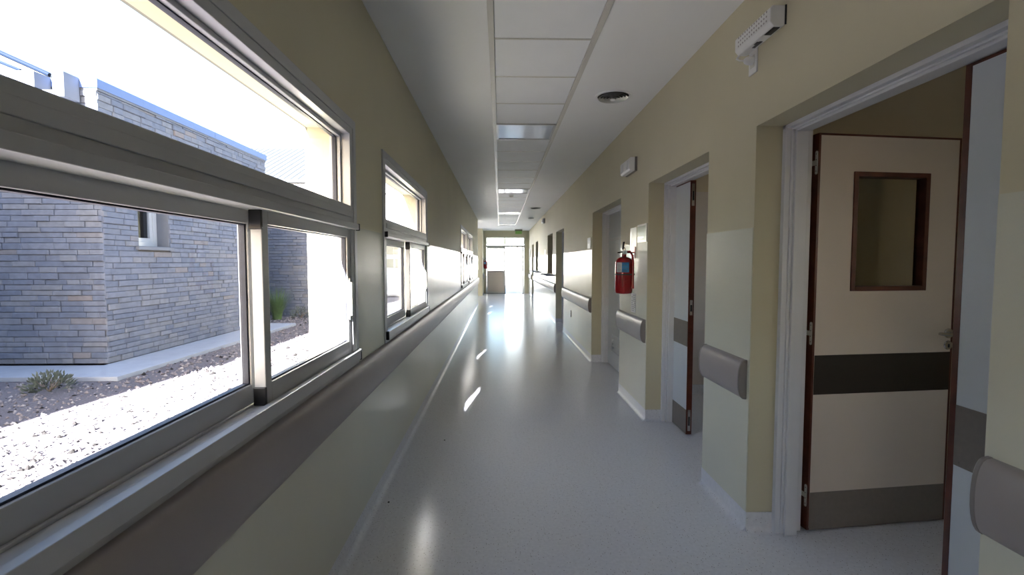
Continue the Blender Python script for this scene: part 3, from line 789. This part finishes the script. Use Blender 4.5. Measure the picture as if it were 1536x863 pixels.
m = MB(); m.tube([(XR-.052, 2.42, 2.375), (XR-.070, 2.425, 2.377), (XR-.078, 2.44, 2.39), (XR-.066, 2.45, 2.405), (XR-.05, 2.44, 2.419)], .0045, 8); m.build('cord', M['white_plastic'], sk, smooth=True)

# emergency lights
em = thing('emergency_light', (XR, 2.31, 2.43), 'long white perforated emergency light high on the wall above the near doorway', 'emergency light')
EY0, EY1, EZ0, EZ1 = 2.155, 2.475, 2.418, 2.508
m = MB(); m.prism([(XR-.0005, EZ0+.008), (XR-.0005, EZ1), (XR-.060, EZ1), (XR-.072, EZ1-.012), (XR-.072, EZ0+.02), (XR-.055, EZ0), (XR-.015, EZ0)], 'y', EY0, EY1)
m.build('lamp_body', M['white_plastic'], em, bevel=0.004)
m = MB(); m.box(XR-.007, XR-.0006, EY0-.004, EY0, EZ0+.006, EZ1); m.build('back_tray', M['black'], em)
m = MB()
for i in range(13):
    for j in range(3):
        m.lathe([(.0045, -.0728), (.0045, -.0716)], (XR, EY0+.030+.021*i, EZ0+.033+.020*j), 8, 'x')
dots = m.build('lamp_leds', M['rail'], em); dots['kind'] = 'stuff'
for y0, y1, x0, x1 in ((EY0+.012, EY0+.085, .020, .050), (EY0+.15, EY0+.22, .022, .036), (EY0+.155, EY0+.185, .036, .046)):
    m = MB(); m.box(XR-x1, XR-x0, y0, y1, EZ0-.002, EZ0+.001); m.build('label_panel', M['black'], em)
def small_lamp(y, z, label, w_=.34, h_=.13, d=.075):
    root = thing('emergency_light', (XR, y, z), label, 'emergency light', 'small box emergency lights on the right wall')
    m = MB(); m.box(XR-.022, XR-.0005, y-w_/2, y+w_/2, z-h_/2, z+h_/2); m.build('back_tray', M['plate'], root, bevel=0.004)
    m = MB(); m.prism([(XR-.022, z-h_/2+.004), (XR-.022, z+h_/2-.004), (XR-d+.012, z+h_/2-.006), (XR-d, z+h_/2-.02), (XR-d, z-h_/2+.02), (XR-d+.012, z-h_/2+.006)], 'y', y-w_/2+.004, y+w_/2-.004)
    m.build('lamp_lens', M['white_plastic'], root, bevel=0.004)
    for q in (-.08, .08):
        m = MB(); m.lathe([(.038, 0), (.038, -.004), (.026, -.008), (.012, -.008)], (XR-d, y+q, z), 16, 'x'); m.build('lamp_eye', M['white_plastic'], root, smooth=True)
small_lamp(4.62, 2.28, 'boxy white emergency light above the fire extinguisher')
small_lamp(13.7, 2.53, 'tiny far emergency light high on the right wall above the counters')

# ------------------------------------------------------------------ ceiling fittings
def diffuser(x, y, r, label):
    root = thing('air_diffuser', (x, y, HC), label, 'vent', 'round air diffusers in the ceiling')
    m = MB(); m.lathe([(r, 0.0), (r*.985, -.006), (r*.86, -.008), (r*.84, 0.0)], (x, y, HC), 40); m.build('rim', M['ceiling'], root, smooth=True)
    m = MB(); m.lathe([(r*.85, -.001), (r*.85, -.002)], (x, y, HC), 32); m.build('duct_opening', M['dark'], root)
    for i in range(5):
        q = r*(.80 - .155*i); zz = -.020 - .0025*i
        m = MB(); n = 36; w_ = .017*r/.148; pr_ = [(q, zz), (q-w_, zz+.015), (q-w_-.0008, zz+.0145), (q-.0008, zz-.0008), (q, zz)]
        m.lathe(pr_, (x, y, HC), n)
        # open ring: drop the two cap faces
        m.f = m.f[:-2]; m.m = m.m[:-2]
        m.add([], [])
        m.build('diffuser_ring', M['chrome'], root, smooth=True)
    m = MB(); m.lathe([(.001, -.034), (r*.14, -.033), (r*.16, -.026)], (x, y, HC), 20); m.build('centre_disc', M['ceiling'], root, smooth=True)
diffuser(.92, 3.98, .148, 'round silver air diffuser in the near ceiling on the right')
diffuser(.89, 12.1, .148, 'far round air diffuser, seen edge-on, right of the tile strip')
diffuser(.95, 14.9, .12, 'farthest faint air diffuser on the right of the ceiling')
sd = thing('smoke_detector', (.23, 9.85, HC), 'small round smoke detector on a tile just past the second light panel', 'detector')
m = MB(); m.lathe([(.05, .004), (.05, -.010), (.044, -.018)], (.23, 9.85, HC), 24); m.build('base', M['white_plastic'], sd, smooth=True)
m = MB(); m.lathe([(.040, -.018), (.040, -.028), (.030, -.042), (.012, -.046)], (.23, 9.85, HC), 24); m.build('sensor_head', M['tee'], sd, smooth=True)
ex = thing('exit_sign', (.78, 20.2, HC), 'green hanging exit sign above the glazed end doors', 'sign')
m = MB(); m.box(.62, .93, 20.16, 20.24, HC-.055, HC-.0005); m.build('housing', M['plate'], ex, bevel=0.003)
m = MB(); m.box(.64, .91, 20.19, 20.21, HC-.19, HC-.055); m.build('sign_face', M['green'], ex)

# crumbs on the floor
for x, y, label in ((-.43, 3.68, 'dark crumb on the floor near the left skirting, the farther one'), (-.64, 2.72, 'dark crumb at the foot of the left skirting, the nearer one')):
    m = MB(); m.lathe([(.003, 0.0), (.007, .002), (.005, .006), (.001, .007)], (x, y, 0.0), 7); crumb = m.build('crumb', M['black'], at=(x, y, 0))
    tag(crumb, label, 'crumb', 'crumbs on the floor')

# ------------------------------------------------------------------ brick buildings outside
BR = MB(); BR.add([(-.5,0,-.5),(.5,0,-.5),(.5,0,.5),(-.5,0,.5),(-.5,.75,-.5),(.5,.75,-.5),(.5,.75,.5),(-.5,.75,.5),(-.46,1,-.40),(.46,1,-.40),(.46,1,.40),(-.46,1,.40)],
       [(0,1,5,4),(1,2,6,5),(2,3,7,6),(3,0,4,7),(4,5,9,8),(5,6,10,9),(6,7,11,10),(7,4,8,11),(8,9,10,11)])
brick_me = bpy.data.meshes.new('brick')
brick_me.from_pydata(BR.v, [], BR.f)
_bm = bmesh.new(); _bm.from_mesh(brick_me); bmesh.ops.recalc_face_normals(_bm, faces=_bm.faces); _bm.to_mesh(_bm and brick_me); _bm.free()
brick_me.materials.append(M['brick'])

def facade(p, u, n, width, z0, z1, holes, rng):
    """random coursed stone bricks: list of (centre, length, height, depth) on a wall plane"""
    out = []; z = z0
    while z < z1 - .03:
        h = min(rng.uniform(.070, .098), z1 - z); a = -rng.uniform(0, .2)
        while a < width:
            l = rng.uniform(.15, .46); b_ = min(a + l, width); s = max(a, 0)
            for hh in holes:
                if z + h > hh[2] and z < hh[3]:
                    if s < hh[0] < b_: b_ = hh[0]
                    elif hh[0] <= s < hh[1]:
                        s = min(hh[1], b_)
            if b_ - s > .04: out.append((s, b_, z, z + h, rng.uniform(.012, .040)))
            a = max(b_, a + .05)
        z += h
    return out

def place_bricks(root, p, u, n, bricks, singles, gap=.005):
    """the first `singles` (indices) become brick objects, the rest one stuff mesh"""
    off = OFF[root.name]; q = u.angle(Vector((1,0,0))) * (1 if u.y >= 0 else -1)
    st = MB()
    for i, (s, b_, z, zt, d) in enumerate(bricks):
        c_ = p + u*((s+b_)/2) + Vector((0,0,(z+zt)/2)); sc = (b_-s-gap, d, zt-z-gap)
        if i in singles:
            o = bpy.data.objects.new('brick', brick_me); COL.objects.link(o); o.parent = root
            o.location = c_ - off; o.scale = sc
            # local y must point along n
            o.rotation_euler = (0, 0, math.atan2(n.y, n.x) - math.pi/2)
        else:
            st.add([c_ + u*(v[0]*sc[0]) + n*(v[1]*sc[1]) + Vector((0,0,v[2]*sc[2])) for v in BR.v], BR.f)
    return st

def seen(pt):
    d = Vector(pt) - Vector((0,0,CAM_H)); a = pt[0]/max(pt[1], .01)
    return -1.06 < a < -.50

rng = random.Random(3)
NX, NY0, NY1, NZ0, NZ1 = -5.69, 7.105, 12.0, -.10, 3.80
nb = thing('brick_building', (-7.7, 9.5, -.1), 'nearest stone brick building across the gravel, its corner in the left window', 'building')
WINH = [(7.78-NY0, 8.50-NY0, 1.62, 2.75), (10.86-NY0, 11.56-NY0, 1.62, 2.75)]
m = MB(); m.box(-12, NX-.02, NY0+.02, NY0+.16, NZ0, NZ1)
wallbox(m, 'y', NX-.42, NX-.02, NY0+.16, NY1, NZ0, NZ1, [(a+NY0, b_+NY0, c_, d) for a, b_, c_, d in WINH])
m.box(-12, NX-.42, NY1-.15, NY1, NZ0, NZ1); m.box(-12, -11.85, NY0+.16, NY1-.15, NZ0, NZ1); m.box(-11.85, NX-.42, NY0+.16, NY1-.15, 3.3, 3.4)
m.build('wall', M['mortar'], nb)
allb = []
pF, uF, nF = Vector((NX, NY0+.02, 0)), Vector((-1,0,0)), Vector((0,-1,0))
pS, uS, nS = Vector((NX-.02, NY0, 0)), Vector((0,1,0)), Vector((1,0,0))
bf = facade(pF, uF, nF, 6.2, NZ0, NZ1, [], rng)
bs = facade(pS, uS, nS, NY1-NY0, NZ0, NZ1, WINH, rng)
cand = []
for k_, (p, u, bl) in enumerate(((pF, uF, bf), (pS, uS, bs))):
    for i, b_ in enumerate(bl):
        c_ = p + u*((b_[0]+b_[1])/2)
        zc = (b_[2]+b_[3])/2
        y_px = 393 - (zc-CAM_H)/c_.y*FPX; x_px = 750 + c_.x/c_.y*FPX
        vis = x_px > -5 and (y_px > 292 + max(0, x_px)*.13 or y_px < 150 + x_px*.33)
        foreshort = 1.0 if k_ == 0 else abs(c_.x)/c_.y
        size = (b_[1]-b_[0])/c_.y*foreshort*FPX
        cand.append((-(size if vis else 0), k_, i))
cand.sort()
sing = {0: set(), 1: set()}
for s_, k_, i in cand[:300]: sing[k_].add(i)
st = place_bricks(nb, pF, uF, nF, bf, sing[0])
st2 = place_bricks(nb, pS, uS, nS, bs, sing[1])
st.add(st2.v, st2.f)
st.build('brickwork', M['brick'], nb)['kind'] = 'stuff'
# coping
m = MB(); m.box(NX-.10, NX+.03, NY0-.03, NY1+.03, NZ1+.03, NZ1+.16); m.box(-12, NX-.10, NY0-.03, NY0+.10, NZ1+.03, NZ1+.16)
cp = m.build('parapet_flashing', M['flash'], nb, bevel=0.004)
m = MB(); m.box(NX-.08, NX+.015, NY0-.012, NY1+.012, NZ1, NZ1+.03); m.box(-12, NX-.08, NY0-.012, NY0+.08, NZ1, NZ1+.03); m.build('coping_strip', M['beam'], nb)
m = MB(); m.box(NX+.0305, NX+.034, 9.9, 9.93, NZ1+.03, NZ1+.16); m.build('flashing_joint', M['flash'], cp)
# windows with sills
for a, b_, z0, z1 in WINH:
    ya, yb = a+NY0, b_+NY0
    m = MB()
    def ring(x0, x1, e0, e1):
        for bx in ((ya+e0, ya+e1, z0+e0, z1-e0), (yb-e1, yb-e0, z0+e0, z1-e0), (ya+e1, yb-e1, z0+e0, z0+e1), (ya+e1, yb-e1, z1-e1, z1-e0)): m.box(x0, x1, *bx)
    ring(NX-.26, NX-.20, .012, .09); ring(NX-.26, NX-.22, .09, .155)
    wf = m.build('window_frame', M['alu'], nb, bevel=0.003)
    m = MB(); m.box(NX-.245, NX-.239, ya+.15, yb-.15, z0+.15, z1-.15); m.build('pane', M['glass'], wf)
    m = MB(); ring(NX-.42, NX-.004, 0, .012); m.build('window_reveal', M['beam'], nb)
    m = MB(); m.box(NX-.20, NX+.045, ya-.05, yb+.05, z0-.05, z0+.004); m.build('window_sill', M['beam'], nb, bevel=0.004)
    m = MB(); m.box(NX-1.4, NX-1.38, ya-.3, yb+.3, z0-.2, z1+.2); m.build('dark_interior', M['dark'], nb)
# projecting beam with scupper notch on the front
m = MB()
for x0, x1, z0, z1 in ((-11.8, -6.29, 3.62, 3.96), (-6.29, -6.05, 3.62, 3.71), (-6.05, -5.90, 3.62, 3.96)): m.box(x0, x1, NY0-.28, NY0-.03, z0, z1)
m.build('roof_beam', M['beam'], nb, bevel=0.006)
# pitched roof behind
m = MB(); m.add([(-8.0, 9.0, 4.68), (-11.9, 8.6, 6.45), (-11.9, 11.5, 6.45), (-8.0, 11.5, 4.68), (-8.0, 9.0, 4.58), (-11.9, 8.6, 6.35), (-11.9, 11.5, 6.35), (-8.0, 11.5, 4.58)],
     [(0,1,2,3),(4,7,6,5),(0,4,5,1),(1,5,6,2),(2,6,7,3),(3,7,4,0)])
rf = m.build('sloping_roof', M['roof'], nb)
m = MB(); m.tube([(-8.0, 8.98, 4.70), (-11.9, 8.58, 6.47)], .035, 8); m.tube([(-8.45, 8.93, 4.755), (-11.9, 8.55, 6.15)], .025, 8); m.build('roof_edge', M['roof_edge'], rf)
m = MB(); m.box(-11.8, -8.1, 9.1, 11.4, 3.4, 4.6); m.build('roof_curb', M['white_conc'], nb)

# paving strip round the building
m = MB(); m.box(-12, -4.93, 6.28, 7.0, -.16, -.10); m.box(-5.68, -4.93, 7.0, 11.75, -.16, -.10)
tag(m.build('trim_2', M['stone_slab'], bevel=0.006), 'pale concrete strip round the foot of the brick building', 'paving', kind='structure')

# second brick building with ribbed roof
b2 = thing('brick_building', (-8.5, 16, -.16), 'dark brick block with pale ribbed roof seen past the sliding sash', 'building')
m = MB(); m.box(-12, -4.8, 14.03, 17.4, -.16, 3.25); m.build('wall', M['mortar'], b2)
pl = facade(None, None, None, 7.2, -.16, 3.25, [], rng)
st = place_bricks(b2, Vector((-4.8, 14.02, 0)), uF, nF, pl, set())
pl = facade(None, None, None, 3.3, -.16, 3.25, [], rng)
st2 = place_bricks(b2, Vector((-4.82, 14.05, 0)), uS, nS, pl, set()); st.add(st2.v, st2.f)
st.build('brickwork', M['brick'], b2)['kind'] = 'stuff'
m = MB(); m.box(-12.1, -4.72, 13.85, 17.5, 3.25, 3.60); m.build('fascia', M['white_conc'], b2)
m = MB(); m.add([(-12.2,13.75,3.66),(-4.66,13.75,3.66),(-5.3,17.4,5.35),(-12.2,17.4,5.35),(-12.2,13.75,3.60),(-4.66,13.75,3.60),(-4.66,17.6,3.60),(-12.2,17.6,3.60)],
     [(0,1,2,3),(4,7,6,5),(0,4,5,1),(1,5,6,2),(0,3,7,4),(2,6,7,3)])
rf = m.build('roof_sheet', M['roof'], b2)
m = MB(); nrm = Vector((0, -1.69, 3.65)).normalized()
for i in range(34):
    x = -12.1 + .2*i
    m.add([Vector(p)+nrm*q for q in (0, .012) for p in ((x,13.75,3.66),(x+.05,13.75,3.66),(x+.05,17.4,5.35),(x,17.4,5.35))], [(4,5,6,7),(0,1,5,4),(1,2,6,5),(2,3,7,6),(3,0,4,7)])
m.build('roof_rib', M['roof'], rf)['kind'] = 'stuff'

# third, white building beyond
b3 = thing('white_building', (-7, 26, -.16), 'white building far beyond the gravel, seen through the second window', 'building')
m = MB(); m.box(-14, -3.6, 24, 24.2, -.16, 4.7); m.box(-3.8, -3.6, 24.2, 30, -.16, 4.7); m.box(-14, -13.8, 24.2, 30, -.16, 4.7); m.box(-13.8, -3.8, 29.8, 30, -.16, 4.7); m.box(-13.8, -3.8, 24.2, 29.8, 4.5, 4.7)
m.build('wall', M['white_wall'], b3)
for z0, z1 in ((1.75, 2.25), (1.1, 1.52)):
    m = MB(); m.box(-6.6, -4.85, 23.94, 23.999, z0, z1); m.build('shade_panel', M['tan_panel'], b3)
m = MB(); m.box(-14.2, -3.4, 23.8, 30.2, 4.72, 4.88); m.build('eave', M['white_conc'], b3)

# wing behind the near building (stands left of the view and throws the courtyard's shade)
b4 = thing('brick_building', (-9, 1.2, -.16), 'brick wing beside the gravel, standing left of the view', 'building')
m = MB(); m.box(-12, -5.72, -2.4, 4.05, -.16, 3.85); m.build('wall', M['mortar'], b4)
pl = facade(None, None, None, 6.4, -.16, 3.85, [], rng)
st = place_bricks(b4, Vector((-5.72, -2.38, 0)), uS, nS, pl, set()); pl = facade(None, None, None, 6.2, -.16, 3.85, [], rng)
st2 = place_bricks(b4, Vector((-12, 4.05, 0)), Vector((1,0,0)), Vector((0,1,0)), pl, set()); st.add(st2.v, st2.f)
st.build('brickwork', M['brick'], b4)['kind'] = 'stuff'
m = MB(); m.box(-12.05, -5.67, -2.45, 4.10, 3.85, 3.98); m.build('parapet_flashing', M['flash'], b4)

# ------------------------------------------------------------------ gravel stones
rs = random.Random(11)
g = MB()
def stone(x, y, s):
    h = s*rs.uniform(.35, .7); q = rs.uniform(0, 6.28); vs = []
    for k_ in range(5):
        a_ = q + 2*math.pi*k_/5 + rs.uniform(-.3, .3); r_ = s*rs.uniform(.4, .6)
        vs.append((x + r_*math.cos(a_), y + r_*math.sin(a_)*rs.uniform(.7, 1), -.163 + h*rs.uniform(.15, .45)))
    vs.append((x + rs.uniform(-.2, .2)*s, y + rs.uniform(-.2, .2)*s, -.163 + h))
    vs.append((x, y, -.17))
    fs = [(k_, (k_+1) % 5, 5) for k_ in range(5)] + [((k_+1) % 5, k_, 6) for k_ in range(5)]
    g.add(vs, fs)
cnt = 0
while cnt < 15000:
    y = .35 + 13.2*rs.random()**1.6; x = rs.uniform(max(-6.8, -1.1*y - .4), -1.03)
    if x < -4.97 and y > 6.24 and y < 11.8: continue
    if x < -5.6 and (y < 4.3 or 6.2 < y < 11.8): continue
    if y > 13.8 and x < -4.5: continue
    if min(math.hypot(x+5.35, y-5.8), math.hypot(x+6.45, y-13.2), math.hypot(x+5.45, y-13.3), math.hypot(x+5.95, y-13.0)) < .12: continue
    stone(x, y, rs.choice((.02, .025, .03, .03, .04, .055))*(1.0 if y < 6 else 1.25)); cnt += 1
tag(g.build('gravel', M['gravel']), 'loose brown grey gravel stones covering the courtyard', 'gravel', kind='stuff')

# ------------------------------------------------------------------ plants
def blades(name, mm, root, c_, n, h0, h1, spread, lean, w_, rs_):
    m = MB()
    for i in range(n):
        a_ = rs_.uniform(0, 6.28); r_ = spread*rs_.random()**.5*.3; h = rs_.uniform(h0, h1); l = lean*rs_.uniform(.2, 1)
        bx, by = c_[0] + r_*math.cos(a_), c_[1] + r_*math.sin(a_); dx, dy = math.cos(a_), math.sin(a_); px, py = -dy*w_/2, dx*w_/2
        vs = []
        for k_ in range(4):
            t_ = k_/3; ww = 1 - .9*t_; ox = l*t_*t_
            cx, cy, cz = bx + dx*ox, by + dy*ox, c_[2] + h*(t_ - .15*t_*t_*l/max(h, .01))
            vs += [(cx-px*ww, cy-py*ww, cz), (cx+px*ww, cy+py*ww, cz)]
        m.add(vs, [(0,1,3,2),(2,3,5,4),(4,5,7,6)])
    o = m.build(name, mm, root); o['kind'] = 'stuff'
    return o
gr = thing('grass_clump', (-5.95, 13.0, -.16), 'tall green grass tuft in front of the dark brick block', 'plant')
blades('grass_blades', M['grass'], gr, (-5.95, 13.0, -.17), 260, .45, .95, .35, .45, .022, rs)
def shrub(c_, r_, h, label, n=420):
    root = thing('low_shrub', c_, label, 'plant', 'low shrubs on the gravel')
    m = MB()
    for i in range(14):
        a_ = rs.uniform(0, 6.28); q = rs.uniform(.3, .85)*r_
        m.tube([(c_[0], c_[1], c_[2]), (c_[0]+q*.6*math.cos(a_), c_[1]+q*.6*math.sin(a_), c_[2]+h*.45), (c_[0]+q*math.cos(a_), c_[1]+q*math.sin(a_), c_[2]+h*.75)], [.006, .004, .002], 4)
    m.build('stems', M['bark'], root)
    m = MB()
    for i in range(n):
        a_ = rs.uniform(0, 6.28); e = math.asin(rs.uniform(-.1, 1)); k_ = rs.uniform(.55, 1)
        p = Vector((c_[0]+r_*k_*math.cos(e)*math.cos(a_), c_[1]+r_*k_*math.cos(e)*math.sin(a_), c_[2]+.03+h*k_*max(0, math.sin(e))))
        d = Vector((math.cos(a_)*math.cos(e)+rs.uniform(-.5,.5), math.sin(a_)*math.cos(e)+rs.uniform(-.5,.5), .5+math.sin(e))).normalized(); l = rs.uniform(.03, .07)
        s_ = d.orthogonal().normalized()*l*.16
        m.add([p, p+d*l*.5+s_, p+d*l, p+d*l*.5-s_], [(0,1,2,3)])
    m.build('leaves', M['shrub'], root)['kind'] = 'stuff'
shrub((-5.35, 5.80, -.16), .24, .20, 'small grey green shrub on the shaded gravel by the brick corner')
shrub((-6.45, 13.2, -.16), .28, .30, 'low dark shrub left of the tall grass tuft', 260)
shrub((-5.45, 13.3, -.16), .26, .28, 'low dark shrub right of the tall grass tuft', 260)

# bare young tree and low white building beyond the end doors
tr = thing('tree', (1.15, 36, -.05), 'thin bare tree outside, seen through the glass above the end doors', 'tree')
m = MB(); m.tube([(1.15, 36, -.05), (1.2, 36, 1.6), (1.35, 36.05, 2.8), (1.6, 36, 4.4)], [.06, .05, .04, .02], 8); m.build('trunk', M['bark'], tr, smooth=True)
for i in range(14):
    t_ = rs.uniform(.45, 1); b0 = Vector((1.2+.4*t_, 36, 4.3*t_)); a_ = rs.uniform(0, 6.28); l = rs.uniform(.4, 1.0)
    m = MB(); m.tube([b0, b0+Vector((math.cos(a_)*l*.4, math.sin(a_)*l*.4, l*.4)), b0+Vector((math.cos(a_)*l*.7, math.sin(a_)*l*.7, l))], [.018, .012, .004], 5); m.build('branch', M['bark'], tr)
b5 = thing('white_building', (-4, 52, -.05), 'pale low building far outside the glazed end doors', 'building')
m = MB(); m.box(-12, 4.5, 50, 56, -.04, 3.0); m.build('wall', M['white_wall'], b5)
m = MB(); m.box(-12.3, 4.8, 49.7, 56.3, 3.0, 3.2); m.build('eave', M['white_conc'], b5)
